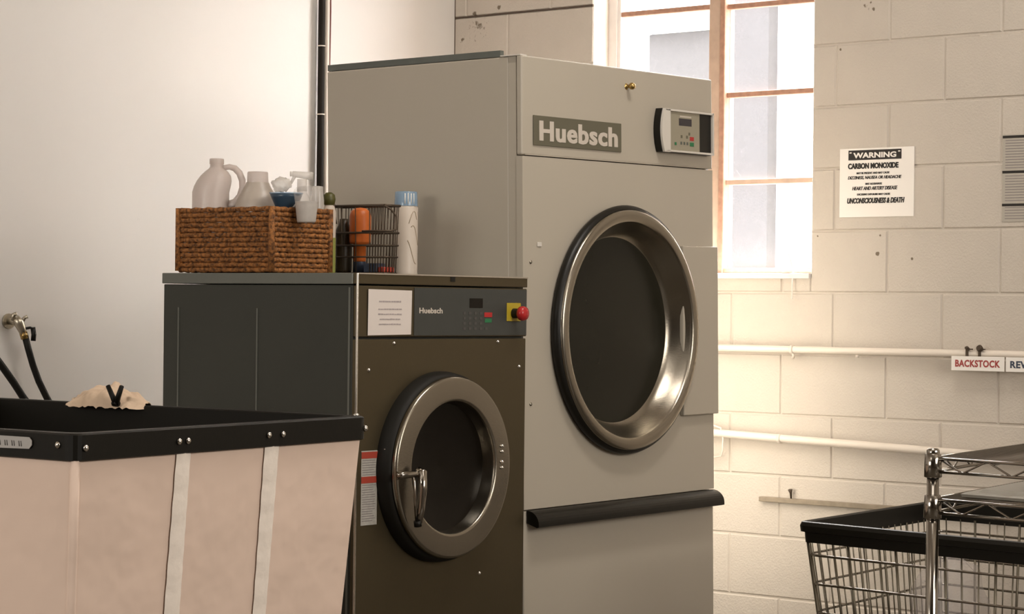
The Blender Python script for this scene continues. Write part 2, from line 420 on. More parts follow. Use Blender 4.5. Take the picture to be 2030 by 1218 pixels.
vt = thing('water_valve', 'nickel and brass wall tap with black lever on the left wall', 'valve', WL(2.036, .05, 1.13))
MB().tube([WL(2.038, .0, 1.185), WL(2.038, .05, 1.185)], .011, 12).tube([WL(2.038, .001, 1.185), WL(2.038, .006, 1.185)], .024, 16).build('wall_flange', M['valve_metal'], vt)
MB().tube([WL(2.048, .05, 1.196), WL(2.036, .052, 1.18), WL(2.028, .056, 1.16), WL(2.022, .06, 1.142)], [.012, .016, .013, .011], 12).tube([WL(2.055, .045, 1.188), WL(2.055, .05, 1.206), WL(2.047, .052, 1.208)], .007, 8).tube([WL(2.03, .05, 1.172), WL(2.018, .055, 1.196), WL(2.010, .06, 1.200)], .006, 8).build('valve_body', M['valve_metal'], vt)
MB().tube([WL(2.025, .058, 1.152), WL(2.019, .06, 1.132)], .0125, 8).build('hose_nut', M['brass'], vt)
MB().tube([WL(2.022, .065, 1.163), WL(2.008, .07, 1.166), WL(1.997, .07, 1.163)], .004, 8).tube([WL(1.997, .07, 1.167), WL(1.993, .07, 1.145), WL(1.995, .07, 1.125)], .0078, 8).build('lever', M['black'], vt)
tag(MB().tube([WL(2.019, .06, 1.140), WL(2.008, .063, 1.10), WL(1.992, .066, 1.05), WL(1.972, .07, 1.0), WL(1.945, .075, .95), WL(1.90, .08, .88), WL(1.82, .09, .75), WL(1.70, .1, .55), WL(1.6, .12, .3), WL(1.5, .15, .02)], .0105, 12).build('hose', M['rubber']),
    'black rubber hose hanging from the wall tap', 'hose')
tag(MB().tube([WL(2.30, .05, 1.24), WL(2.20, .06, 1.15), WL(2.114, .07, 1.05), WL(2.07, .07, 1.0), WL(2.03, .07, .95), WL(1.97, .08, .88), WL(1.9, .09, .7), WL(1.8, .12, .4), WL(1.7, .15, .02)], .0115, 12).build('hose', M['rubber']),
    'black rubber hose at the far left edge, slanting down behind the laundry truck', 'hose')

# things on the back wall -------------------------------------------
sg = thing('warning_sign', 'white sheet headed WARNING CARBON MONOXIDE on the block wall', 'sign', WB(1.846, .003, 1.55))
MB().box(1.705, 1.985, .0006, .003, 1.55, 1.773).build('sheet', M['sign'], sg, xf=WB)
MB().box(1.738, 1.938, .003, .0036, 1.735, 1.767).build('headline_bar', M['ink'], sg, xf=WB)
t = MB(); put_text(t, 'WARNING', 1.757, .0036, 1.741, .162, .018, -1, bold=.035); put_text(t, '“', 1.742, .0036, 1.757, .008, .005, -1, bold=.035); put_text(t, '”', 1.926, .0036, 1.757, .008, .005, -1, bold=.035); t.build('headline', M['sign'], sg, xf=WB)
t = MB()
for s_, x, z, wd, h, sh, bd in (('CARBON MONOXIDE', 1.737, 1.706, .190, .019, 0, .045), ('MAY BE PRESENT AND MAY CAUSE', 1.770, 1.689, .124, .0065, .0, .02),
        ('DIZZINESS, NAUSEA OR HEADACHE', 1.737, 1.671, .202, .012, .25, .02), ('MAY AGGRAVATE', 1.804, 1.654, .062, .0065, 0, .02),
        ('HEART AND ARTERY DISEASE', 1.754, 1.637, .170, .012, .25, .02), ('EXCESSIVE EXPOSURE MAY CAUSE', 1.773, 1.620, .124, .0065, 0, .02),
        ('UNCONSCIOUSNESS & DEATH', 1.735, 1.594, .216, .018, .25, .045)):
    for q_ in (-1, 1): put_text(t, s_, x+q_*.0005, .003+q_*.00005, z, wd, h, -1, shear=sh, bold=bd)
t.build('lettering', M['ink'], sg, xf=WB)
po = thing('poster', 'printed chart with thick black bars at the right edge of the wall', 'poster', WB(2.5, .003, 1.527))
MB().box(2.302, 2.75, .0006, .003, 1.527, 1.797).build('sheet', M['poster'], po, xf=WB)
for z in (1.790, 1.681, 1.579): MB().box(2.302, 2.75, .003, .0036, z-.004, z+.004).build('bar', M['ink'], po, xf=WB)
t = MB()
for z0, z1 in ((1.69, 1.78), (1.588, 1.67), (1.53, 1.572)):
    z = z1
    while z > z0:
        t.box(2.312, 2.70+random.uniform(-.1, .03), .003, .0034, z-.0022, z); z -= .0085
t.build('fine_print', M['ink_grey'], po, xf=WB)

def pipe_run(name, label, s0, z0, s1, z1, o, r):
    p = thing(name, label, 'pipe', WB(s0, o, z0))
    MB().tube([WB(s0+(s1-s0)*i/6, o, z0+(z1-z0)*i/6) for i in range(7)], r, 14).build('pipe', M['pipe_white'], p)
    return p
pu = pipe_run('wall_pipe', 'upper white painted pipe running along the block wall under the window', .05, 1.1155, 6.0, 1.117, .03, .0118)
for s_ in (1.545, 2.9):
    MB().tube([WB(s_-.006, .03, 1.116), WB(s_+.006, .03, 1.116)], .0145, 14).tube([WB(s_+.002, .03, 1.106), WB(s_+.004, .028, 1.096), WB(s_-.004, .02, 1.088)], .005, 8).build('pipe_clip', M['pipe_white'], pu)
MB().tube([WB(1.797, .03, 1.104), WB(1.797, .03, 1.094)], .006, 8).build('pipe_clip', M['pipe_white'], pu)
pl = pipe_run('wall_pipe', 'lower white painted pipe running along the block wall', .05, .858, 6.0, .705, .03, .0135)
for s_ in (1.50, 2.9): MB().tube([WB(s_-.006, .03, .858-.0257*s_), WB(s_+.006, .03, .858-.0257*s_)], .0158, 14).build('pipe_clip', M['pipe_white'], pl)
tag(MB().tube([WB(1.20, .03, .86), WB(1.262, .035, .845), WB(1.272, .035, .81), WB(1.268, .03, .77), WB(1.255, .02, .75), WB(1.2, .02, .74)], .003, 8).build('cord', M['pipe_white']), 'short pale cord drooping below the lower wall pipe beside the dryer', 'cord')

def holder(s0, s1, z0, z1, txt, m, label, tx, tw_):
    p = thing('hanging_sign', label, 'sign', WB((s0+s1)/2, .05, z0))
    MB().box(s0, s1, .047, .050, z0, z1, .0008).build('card', M['sign'], p, xf=WB)
    t = MB(); put_text(t, txt, tx, .050, z0+.0115, tw_, (z1-z0)*.50, -1, bold=.035, sp=1.08); t.build('lettering', M[m], p, xf=WB)
    return p
holder(2.156, 2.342, 1.063, 1.108, 'BACKSTOCK', 'redtext', 'white sign reading BACKSTOCK in red letters below the upper pipe', 2.170, .158)
holder(2.347, 2.54, 1.063, 1.108, 'REWASH', 'bluetext', 'white sign with blue-grey letters at the right edge of the photo', 2.363, .130)
for s_, r_ in ((2.208, .006), (2.252, .011), (2.52, .009)):
    c = thing('sign_clip', {2.208: 'small dark clip above the red-lettered sign, left one', 2.252: 'larger dark round clip above the red-lettered sign', 2.52: 'dark clip above the blue-lettered sign'}[s_], 'clip', WB(s_, .035, 1.10))
    MB().tube([WB(s_, .03, 1.129), WB(s_, .045, 1.134), WB(s_, .052, 1.134)], [r_*.6, r_, r_*.7], 10).build('knob', M['iron'], c)
    MB().box(s_-.004, s_+.004, .042, .0465, 1.098, 1.134).box(s_-.004, s_+.02, .042, .046, 1.128, 1.132).build('bracket', M['iron'], c, xf=WB)
ra = tag(MB().box(1.408, 2.35, .0005, .018, .606, .622, .002).build('wall_strip', M['dirty_wood'], xf=WB), 'worn brown strip fixed low on the block wall', 'strip')
tag(MB().tube([WB(1.533, .010, .622), WB(1.533, .012, .640), WB(1.533, .016, .652)], [.003, .004, .008], 8).build('peg', M['iron']), 'small dark peg standing on the worn wall strip', 'peg')

# ------------------------------------------------------------------ tall dryer
TILT = Matrix.Rotation(R(-.9), 4, F0)
dry = thing('clothes_dryer', 'tall beige industrial tumble dryer with a large round dark door', 'dryer', TILT @ Vector((.492, .37, .014)))
dry.rotation_mode = 'QUATERNION'; dry.rotation_quaternion = TILT.to_quaternion()
BASE[dry.name] = Vector((.492, .37, .0))
W_, D_, H_ = .984, .736, 1.943
cab = MB(); cab.box(.002, W_-.002, .05, D_, .0, H_-.002, .004); cab.box(.002, .014, .0225, .0505, .0, H_-.002, .0).box(W_-.014, W_-.002, .0225, .0505, .0, H_-.002, .0).box(.002, W_-.002, .0225, .0505, H_-.02, H_-.002, .0); cab.build('cabinet', M['enamel'], dry)
MB().box(0, W_, 0, .0215, 1.6615, H_, .005, 3).box(0.012, W_-.002, -.001, .0, 1.6618, 1.664).build('upper_panel', M['enamel'], dry)
def holed(mb, x0, x1, z0, z1, cx, cz, r, y0, y1, n=96):
    """rectangular panel with a round opening, as a closed slab"""
    loops = []
    angs = sorted([2*math.pi*j/n for j in range(n)]+[math.atan2(z-cz, x-cx) % (2*math.pi) for x in (x0, x1) for z in (z0, z1)])
    for y in (y0, y1):
        o, i_ = [], []
        for a in angs:
            c, s_ = math.cos(a), math.sin(a)
            t_ = min(((x1-cx)/c if c > 1e-9 else (x0-cx)/c if c < -1e-9 else 1e9), ((z1-cz)/s_ if s_ > 1e-9 else (z0-cz)/s_ if s_ < -1e-9 else 1e9))
            o.append(mb.bm.verts.new((cx+c*t_, y, cz+s_*t_))); i_.append(mb.bm.verts.new((cx+c*r, y, cz+s_*r)))
        loops.append((o, i_))
    (o0, i0), (o1, i1) = loops; m_ = len(angs)
    for k in range(m_):
        q = (k+1) % m_
        for A, B in ((o0, i0), (i1, o1), (o1, o0), (i0, i1)): mb.bm.faces.new((A[k], A[q], B[q], B[k]))
    return mb
fp = MB(); holed(fp, 0, W_, .66, 1.6585, .492, 1.163, .335, 0, .0215); fp.build('front_panel', M['enamel'], dry)
MB().box(0.0, W_, .002, .0215, .0, .657, .004, 3).build('lint_door', M['enamel'], dry)
MB().box(.004, .02, .08, .735, H_, H_+.018).box(.02, .6, .72, .735, H_, H_+.018).build('top_flange', M['galv'], dry)
MB().box(.0, .03, .005, .078, H_-.001, H_+.003, .001).build('corner_cap', M['enamel_white'], dry)
# handle bar: quarter-round grip
pr = [(0.0, .655)]
for i in range(9):
    a = R(90*i/8); pr.append((-.043*math.sin(a)-.0, .618+.038*math.cos(a)+.002))
pr += [(-.043, .612), (-.036, .610), (0, .622)]
mb = MB(); mb.prism([(y, z) for y, z in pr], 'x', .012, .978, smooth=False)
mb.build('grip_bar', M['black'], dry)
# side cover plate behind the door
MB().box(.793, .990, -.016, -.0004, .896, 1.418, .003).build('hinge_cover', M['enamel'], dry)
# door
CX, CZ = .492, 1.163
door = MB()
door.lathe([(.352, 0), (.366, -.004), (.3705, -.016), (.366, -.026), (.358, -.031)], (CX, 0, CZ), 'y', 96)
dk = door.build('door', M['black'], dry)
BASE[dk.name] = BASE[dry.name]
rg = MB()
prof = [(.357, -.028)]
for i in range(9):
    a = R(180*i/8); prof.append((.338+.019*math.cos(a), -.031-.010*math.sin(a)))
prof += [(.316, -.026), (.304, -.004), (.291, .020), (.280, .034), (.276, .036)]
rg.lathe(prof, (CX, 0, CZ), 'y', 96); rg.build('door_ring', M['steel'], dk)
gl = MB(); gl.lathe([(.279, .0355), (.24, .034), (.16, .031), (.08, .029), (.0001, .028)], (CX, 0, CZ), 'y', 72); gl.build('door_glass', M['glass_dark'], dk)
# badge
bd = MB().box(.049, .482, -.004, -.0005, 1.691, 1.776, .001).build('name_badge', M['badge'], dry); BASE[bd.name] = BASE[dry.name]
t = MB()
for iq, (dx_, dz_) in enumerate(((0, 0), (-.0018, 0), (.0018, 0))): put_text(t, 'Huebsch', .076+dx_, -.004-.00025*iq, 1.704+dz_, .384, .058, 1, bold=.026, sp=1.08)
t.build('badge_lettering', M['badge_text'], bd)
# control panel with bowed left side
cp_out = []
zc, hz = 1.7675, .066; PX = .030
for i in range(13):
    a = -1+2*i/12; cp_out.append((.700-.014*(1-a*a)*1.0+.0, zc+hz*a))
outline = cp_out+[(.980, zc+hz), (.980, zc-hz)]
cp = MB(); cp.prism([(x, z) for x, z in outline], 'y', -.022, -.0005)
for v in cp.bm.verts: v.co.x -= PX
bz = cp.build('control_panel', M['black'], dry, label='control panel with bowed left edge'); BASE[bz.name] = BASE[dry.name]
b = MB(); b.box(.712, .978, -.030, -.0225, zc+hz-.007, zc+hz-.001, .001).box(.712, .978, -.030, -.0225, zc-hz+.001, zc-hz+.007, .001)
pts = [(.694-.014*(1-(a)**2), zc+hz*a) for a in [-1+2*i/12 for i in range(13)]]
b.prism([(x+.010, z) for x, z in pts]+[(.736, zc+hz), (.736, zc-hz)], 'y', -.030, -.0225)
b.box(.972, .979, -.030, -.0225, zc-hz, zc+hz)
for v in b.bm.verts: v.co.x -= PX
b.build('bezel', M['enamel_white'], bz)
MB().box(.736-PX, .905-PX, -.0240, -.0225, zc-hz+.007, zc+hz-.007).build('keypad', M['key'], bz)
MB().box(.790-PX, .860-PX, -.0245, -.0240, zc+.018, zc+.040).build('display', M['lcd'], bz)
MB().box(.795-PX, .858-PX, -.0245, -.0240, zc+.044, zc+.048).build('panel_marking', M['badge_text'], bz)
MB().box(.850-PX, .872-PX, -.0250, -.0240, zc-.026, zc-.014, .0004).build('stop_key', M['red'], bz)
MB().box(.850-PX, .872-PX, -.0250, -.0240, zc-.043, zc-.031, .0004).build('start_key', M['green'], bz)
MB().box(.766-PX, .776-PX, -.0250, -.0240, zc-.043, zc-.034, .0004).build('key', M['green'], bz)
for i, (x, z) in enumerate([(.798, -.040), (.815, -.040), (.832, -.040), (.830, -.020), (.843, -.010), (.80, -.02)]):
    MB().box(x-PX, x-PX+.009, -.0246, -.0240, zc+z, zc+z+.009, .0002).build('key', M['badge' if i > 2 else 'galv'], bz)
kn = MB(); kn.lathe([(.0001, -.030), (.007, -.029), (.0105, -.022), (.010, -.016), (.005, -.011), (.0045, -.004), (.010, -.0005)], (.515, 0, 1.889), 'y', 20); kn.build('knob', M['brass'], dry)
MB().box(.066, .086, -.003, -.0005, 1.404, 1.416, .0008).build('catch', M['enamel_white'], dry)
for x, z in ((.036, 1.359), (.033, .957)):
    MB().lathe([(.0001, -.004), (.004, -.003), (.0055, -.0003)], (x, 0, z), 'y', 12).build('screw', M['steel'], dry)

# ------------------------------------------------------------------ washer
wsh = thing('washing_machine', 'low dark steel industrial washer with a round porthole door', 'washer', (-.378, .352, 0))
x0, x1, wd, wh = -.739, -.018, .705, 1.329
MB().box(x0+.001, x1, .014, wd, 0, 1.298, .002).build('cabinet', M['washer_side'], wsh)
for v, a, b in ((.646, .0, 1.235), (.351, .0, 1.235)):
    MB().box(x0-.0015, x0+.002, v-.0018, v+.0018, .02, b).build('side_seam', M['washer_lid'], wsh, label='thin raised grey seam')
MB().box(x0-.0012, x0+.002, .022, .028, .0, 1.292).build('side_seam', M['washer_lid'], wsh, label='thin raised grey seam')
MB().box(x0, x1, 0.0, .014, .0, 1.158, .002).build('front_panel', M['washer_front'], wsh)
MB().box(x0-.004, x1, .012, wd+.003, 1.300, wh, .002).build('top_lid', M['washer_lid'], wsh)
MB().box(x0-.002, x1, -.004, .0118, 1.301, wh, .0015).build('lid_front', M['washer_front'], wsh, label='brown steel front edge of the lid')
MB().box(x0-.002, x1, -.006, -.0042, wh-.0035, wh+.0005, .0008).box(x0-.003, x0+.001, -.0055, .0005, .02, wh, .0008).build('edge_trim', M['steel_bright'], wsh)
MB().box(-.362, -.343, -.0055, -.0042, 1.312, 1.327).build('lid_notch', M['black'], wsh)
cpn = MB().box(x0+.002, x1, -.002, .014, 1.164, 1.297, .002).build('control_panel', M['washer_front'], wsh); BASE[cpn.name] = BASE[wsh.name]
MB().box(-.512, x1-.002, -.0035, -.0022, 1.167, 1.294, .0005).build('panel_overlay', M['washer_panel'], cpn)
t = MB(); put_text(t, 'Huebsch', -.492, -.0036, 1.226, .098, .015, 1, bold=.03); t.build('panel_lettering', M['badge_text'], cpn)
MB().box(-.278, -.220, -.0042, -.0036, 1.242, 1.268).build('display', M['glass_black'], cpn)
MB().box(-.213, -.178, -.0045, -.0036, 1.217, 1.230, .0003).build('stop_key', M['red'], cpn)
MB().box(-.210, -.180, -.0045, -.0036, 1.202, 1.213, .0003).build('start_key', M['green'], cpn)
for i in range(5):
    for j in range(4):
        if i == 4 and j in (1, 2): continue
        MB().box(-.305+.024*i, -.294+.024*i, -.0043, -.0036, 1.224-.014*j, 1.231-.014*j).build('key', M['key2'], cpn)
es = MB().box(-.113, -.050, -.006, -.0036, 1.206, 1.257, .001).build('emergency_stop', M['yellow'], cpn)
BASE[es.name] = BASE[wsh.name]
es.parent = wsh
MB().lathe([(.014, -.006), (.013, -.030)], (-.082, 0, 1.228), 'y', 20).build('stop_collar', M['black'], es)
MB().lathe([(.012, -.028), (.0195, -.030), (.0205, -.038), (.018, -.046), (.010, -.050), (.0001, -.051)], (-.082, 0, 1.228), 'y', 28).build('stop_button', M['red'], es)
for x, z in ((-.59, 1.147), (-.146, 1.149), (-.69, 1.078), (-.048, 1.079), (-.218, .514)):
    MB().lathe([(.0001, -.005), (.004, -.004), (.0055, -.0003)], (x, 0, z), 'y', 12).build('screw', M['steel_bright'], wsh)
lb = MB().box(-.716, -.653, -.0012, -.0002, .676, .869).build('warning_label', M['label'], wsh); BASE[lb.name] = BASE[wsh.name]
for z in (.849, .785): MB().box(-.716, -.653, -.002, -.0012, z, z+.017).build('red_band', M['redlabel'], lb)
t = MB(); z = .84
for zt_, zb_ in ((.845, .806), (.781, .682)):
    t = MB(); z = zt_
    while z > zb_:
        t.box(-.712, -.657-random.uniform(0, .014), -.0017, -.0012, z-.0015, z); z -= .0062
    t.build('fine_print', M['ink_grey'], lb)
# door
DX, DZ = -.402, .815
dr = MB().lathe([(.256, -.0003), (.256, -.010), (.252, -.030), (.246, -.040), (.238, -.043)], (DX, 0, DZ), 'y', 80).build('door', M['rubber'], wsh); BASE[dr.name] = BASE[wsh.name]
prof = [(.240, -.040), (.2435, -.046), (.243, -.054), (.2395, -.0585), (.2365, -.0596), (.2350, -.0597), (.1850, -.0597), (.1830, -.0595), (.1790, -.058), (.1765, -.054), (.1755, -.048), (.1750, -.045), (.1700, -.014)]
MB().lathe(prof, (DX, 0, DZ), 'y', 80).build('door_ring', M['steel'], dr)
MB().lathe([(.1705, -.018), (.14, -.012), (.08, -.006), (.0001, -.004)], (DX, 0, DZ), 'y', 60).build('door_glass', M['glass_black'], dr)
h = MB(); h.tube([(-.652, -.066, .806), (-.640, -.076, .807), (-.600, -.084, .808), (-.578, -.084, .809)], [.011, .010, .0085, .009], 12)
h.tube([(-.580, -.078, .818), (-.578, -.092, .812), (-.581, -.096, .77), (-.585, -.094, .72), (-.590, -.090, .682)], [.010, .013, .012, .011, .010], 12)
h.tube([(-.604, -.078, .812), (-.606, -.088, .79), (-.604, -.090, .74), (-.598, -.090, .69)], .004, 8)
hd = h.build('door_handle', M['chrome'], dr)
MB().tube([(-.594, -.090, .687), (-.591, -.090, .672)], .0105, 12).build('handle_tip', M['black'], dr)
for z in (.865, .850, .822, .806): MB().lathe([(.0001, -.066), (.004, -.065), (.005, -.0585)], (-.200, 0, z), 'y', 12).build('hinge_screw', M['steel_bright'], dr)
for z in (.872, .800): MB().lathe([(.0001, -.006), (.0035, -.005), (.0045, 0)], (-.645, -.020, z), 'y', 10).build('hinge_screw', M['steel_bright'], dr)

pn = thing('paper_notice', 'white printed notice stuck on the washer control panel', 'notice', (-.612, -.004, 1.168))
MB().quad((-.700, -.0052, 1.288), (-.524, -.0052, 1.286), (-.526, -.0048, 1.170), (-.700, -.0042, 1.168)).box(-.699, -.526, -.0044, -.0040, 1.170, 1.285).build('sheet', M['paper'], pn)
t = MB(); rows = [(1.256, .088, .0035, 'ink_grey'), (1.236, .094, .0022, 0), (1.223, .094, .0022, 0), (1.210, .082, .0022, 0), (1.197, .088, .0022, 0)]
for z, wd_, hh, _ in rows:
    x = -.613-wd_/2
    while x < -.613+wd_/2:
        l = random.uniform(.004, .012); t.box(x, min(x+l, -.613+wd_/2), -.0057, -.0052, z-hh/2, z+hh/2+random.uniform(0, .001)); x += l+.002
t.build('fine_print', M['ink_soft'], pn)

# ------------------------------------------------------------------ things on the washer lid
LZ = wh+.002
bk = thing('wicker_basket', 'rectangular brown woven basket on the washer lid', 'basket', (-.60, .49, LZ))
bx0, bx1, by0, by1, bz0, bz1 = -.728, -.482, .312, .675, LZ, 1.507
t = MB(); rows = 13; rh = (bz1-bz0)/rows
def rect_ring(x0, x1, y0, y1, z, wob, k):
    pts = []
    for (a, b) in (((x0, y0), (x1, y0)), ((x1, y0), (x1, y1)), ((x1, y1), (x0, y1)), ((x0, y1), (x0, y0))):
        n = 22
        for i in range(n):
            f = i/n; pts.append(Vector((a[0]+(b[0]-a[0])*f, a[1]+(b[1]-a[1])*f, z+wob*math.sin(i*1.9+k*2.1))))
    return pts
for k in range(rows):
    z = bz0+rh*(k+.5); tp = .004*(1-k/rows)
    t.tube(rect_ring(bx0+.008+tp, bx1-.008-tp, by0+.008+tp, by1-.008-tp, z, .0008, k), [rh*.52+.0012*math.sin(i*2.3+k*1.3) for i in range(88)], 8, closed=True)
for cx, cy in ((bx0+.007, by0+.007), (bx1-.007, by0+.007), (bx1-.007, by1-.007), (bx0+.007, by1-.007)):
    t.tube([(cx, cy, bz0+.004), (cx, cy, bz1)], .0085, 8)
t.build('woven_wall', M['wicker'], bk)
MB().box(bx0+.012, bx1-.012, by0+.012, by1-.012, bz0+.004, bz0+.010).build('bottom', M['wicker'], bk)
FB = bz0+.0105

jg = thing('plastic_jug', 'cloudy milk jug with a side handle standing in the woven basket', 'jug', (-.628, .602, FB))
hx = Vector((.61, -.79, 0)); P0 = Vector((-.644, .624, FB))
prof = [(.001, 0), (.044, 0), (.050, .008), (.051, .05), (.051, .212), (.0505, .228), (.048, .243), (.042, .257), (.032, .269), (.022, .277), (.0185, .282), (.0185, .298)]
jb = MB(); jb.lathe(prof, (0, 0, 0), 'z', 36)
for v in jb.bm.verts:
    k = min(1, max(0, (v.co.z-.20)/.075)); v.co += hx*(.017*k*k*(3-2*k)) + P0
jb.build('body', M['jug'], jg)
def hp(a_, z_): return P0+hx*a_+Vector((0, 0, z_))
MB().tube([hp(.030, .279), hp(.052, .283), hp(.067, .279), hp(.080, .266), hp(.088, .246), (hp(.089, .225)), hp(.083, .203), hp(.070, .185), hp(.045, .175)], [.007, .008, .009, .0095, .0095, .0095, .010, .011, .012], 12).build('handle', M['jug'], jg)
MB().lathe([(.020, .290), (.020, .303), (.018, .305), (.001, .305)], P0+hx*.017, 'z', 24).build('cap', M['jug'], jg)

b2 = thing('plastic_bottle', 'cloudy wide-necked bottle beside the milk jug in the basket', 'bottle', (-.600, .487, FB))
MB().lathe([(.001, 0), (.055, 0), (.060, .01), (.061, .18), (.056, .198), (.042, .222), (.034, .236), (.031, .244)], (-.600, .487, FB-.006), 'z', 32).build('body', M['bottle'], b2)
MB().lathe([(.0295, .236), (.0285, .270), (.027, .273), (.001, .273)], (-.600, .487, FB-.006), 'z', 28).build('cap', M['jug'], b2)

sp = thing('spray_bottle', 'clear spray bottle with pale trigger head in the basket', 'bottle', (-.532, .385, FB))
Q = Vector((-.532, .385, FB))
MB().lathe([(.001, 0), (.024, 0), (.026, .01), (.026, .175), (.022, .195), (.013, .212), (.012, .222)], Q, 'z', 24).build('body', M['clear'], sp)
g = MB(); e = Vector((.61, -.79, 0))
def bar(a, b, ra, rb): g.tube([Q+a, Q+(a+b)/2, Q+b], [ra, (ra+rb)/2, rb], 10)
bar(Vector((0, 0, .215)), Vector((0, 0, .248)), .014, .013)
bar(e*-.026+Vector((0, 0, .262)), e*.030+Vector((0, 0, .256)), .008, .012)
bar(e*-.020+Vector((0, 0, .256)), e*-.031+Vector((0, 0, .236)), .005, .004)
bar(e*-.033+Vector((0, 0, .262)), e*-.026+Vector((0, 0, .262)), .007, .007)
g.build('trigger_head', M['clear'], sp)
cl = thing('plastic_bottle', 'clear squat bottle at the right of the spray bottle in the basket', 'bottle', (-.512, .342, FB))
MB().lathe([(.001, 0), (.016, 0), (.018, .01), (.018, .19), (.015, .212), (.015, .228), (.001, .230)], (-.512, .345, FB), 'z', 20).build('body', M['clear'], cl)
bw = thing('plastic_bowl', 'small dark blue tapered bowl wedged in the basket top', 'bowl', (-.630, .352, 1.505))
MB().lathe([(.026, .0), (.030, .006), (.040, .028), (.045, .040), (.043, .040), (.036, .026), (.001, .008)], (-.630, .352, 1.505), 'z', 32).build('body', M['blue'], bw)
MB().lathe([(.0445, .0385), (.0465, .042), (.043, .0425)], (-.630, .352, 1.505), 'z', 32).build('rim', M['capblue'], bw)
bg_ = thing('plastic_bag', 'crumpled clear plastic wrap behind the blue bowl in the basket', 'plastic wrap', (-.60, .40, 1.53))
t = bmesh.new(); bmesh.ops.create_icosphere(t, subdivisions=3, radius=1)
for v in t.verts:
    c = v.co; k = 1+.28*math.sin(9*c.x+4*c.z)*math.cos(7*c.y+2)
    v.co = Vector((-.615+c.x*.022*k, .385+c.y*.026*k, 1.570+c.z*.020*k))
for f in t.faces: f.smooth = True
m_ = MB(); m_.add(t, smooth=True); m_.build('wrap', M['clear'], bg_)
mc = thing('measuring_cup', 'clear plastic cup hooked over the front rim of the basket', 'cup', (-.629, .285, 1.466))
MB().lathe([(.001, .0), (.0235, .0), (.0255, .004), (.031, .056)], (-.632, .276, 1.466), 'z', 28).build('base', M['cloudy'], mc)
MB().lathe([(.0285, .040), (.0355, .078), (.034, .088), (.024, .096), (.006, .099), (.0001, .099)], (-.632, .276, 1.466), 'z', 28).build('dome', M['cup'], mc)
MB().tube([(-.632, .296, 1.50), (-.632, .312, 1.517), (-.632, .326, 1.503)], .004, 8).build('hook', M['cloudy'], mc)

sb = thing('slim_bottle', 'slim lime and white bottle with an olive cap between the two baskets', 'bottle', (-.452, .357, LZ))
sc_ = (-.452, .357, LZ)
MB().lathe([(.001, 0), (.018, 0), (.020, .006), (.020, .10)], sc_, 'z', 20).build('label_sleeve', M['lime'], sb)
MB().lathe([(.0195, .10), (.020, .17), (.015, .186), (.010, .192)], sc_, 'z', 20).build('body', M['cream'], sb)
MB().lathe([(.010, .188), (.016, .194), (.0185, .206), (.016, .219), (.008, .225), (.0001, .226)], sc_, 'z', 20).build('cap', M['olive'], sb)

wbk = thing('wire_basket', 'small black wire basket holding bottles beside the spray can', 'basket', (-.33, .30, LZ))
gx0, gx1, gy0, gy1, gz0, gz1 = -.376, -.308, .222, .432, LZ+.0035, 1.522
t = MB()
def rr(z, i=0., r=.003): t.tube([(gx0+i, gy0+i, z), (gx1-i, gy0+i, z+.0), (gx1-i, gy1-i, z), (gx0+i, gy1-i, z)], r, 8, closed=True)
def rimseg(a, b, r=.003): t.tube([a, b], r, 8)
for z, i, r in ((gz1, 0, .0035), (1.447, .002, .0030), (1.412, .003, .0026), (1.380, .004, .0022), (gz0, .006, .0028)):
    c = [(gx0+i, gy0+i, z), (gx1-i, gy0+i, z), (gx1-i, gy1-i, z), (gx0+i, gy1-i, z)]
    for a, b in zip(c, c[1:]+c[:1]): rimseg(a, b, r)
n = 13
for j in range(0, n+1, 3):
    f = j/n; x = gx0+(gx1-gx0)*f; xi = gx0+.006+(gx1-gx0-.012)*f
    for y, yi in ((gy0, gy0+.006), (gy1, gy1-.006)): rimseg((x, y, gz1), (xi, yi, gz0), .0014)
    rimseg((xi, gy0+.006, gz0), (xi, gy1-.006, gz0), .0012)
for j in range(1, 20):
    f = j/20; y = gy0+(gy1-gy0)*f; yi = gy0+.006+(gy1-gy0-.012)*f
    for x, xi in (((gx0, gx0+.006), (gx1, gx1-.006)) if j % 5 == 0 or j < 6 else ((gx1, gx1-.006),)): rimseg((x, y, gz1), (xi, yi, gz0), .0014)
t.build('wire_body', M['iron'], wbk)
h = MB(); h.tube([(gx0, gy0, gz1), (gx0+.018, gy0-.010, gz1-.012), (gx0+.034, gy0-.016, gz1-.030), (gx0+.034, gy0-.016, gz1-.066), (gx0+.018, gy0-.010, gz1-.070), (gx0-.004, gy0, gz1-.071), (gx0-.004, gy0+.075, gz1-.071)], .0028, 8)
h.build('handle', M['iron'], wbk)
h = MB(); h.tube([(gx0-.001, gy1-.035, gz1-.05), (gx0-.003, gy1-.030, gz1-.02), (gx0-.004, gy1-.030, gz1+.004), (gx0-.004, gy1-.022, gz1+.014), (gx0-.003, gy1-.006, gz1+.017), (gx0-.0, gy1+.0, gz1+.002)], .0035, 8)
h.build('handle', M['iron'], wbk)
ob = thing('orange_bottle', 'orange rounded bottle standing in the wire basket', 'bottle', (-.342, .338, gz0+.004))
MB().lathe([(.001, .030), (.016, .030), (.017, .034), (.0175, .078), (.028, .080), (.030, .086), (.0305, .155), (.027, .170), (.015, .179), (.0001, .181)], (-.342, .338, gz0+.003), 'z', 32).build('body', M['orange'], ob)
MB().lathe([(.001, .0), (.018, .0), (.0175, .028), (.017, .0299), (.001, .03)], (-.342, .338, gz0+.003), 'z', 24).build('cap', M['navy'], ob)
br = tag(MB().lathe([(.001, 0), (.022, 0), (.024, .006), (.024, .115), (.015, .135), (.012, .150), (.001, .151)], (-.342, .399, gz0+.003), 'z', 24).build('brown_bottle', M['brownbottle']), 'dark brown bottle behind the orange bottle in the wire basket', 'bottle')
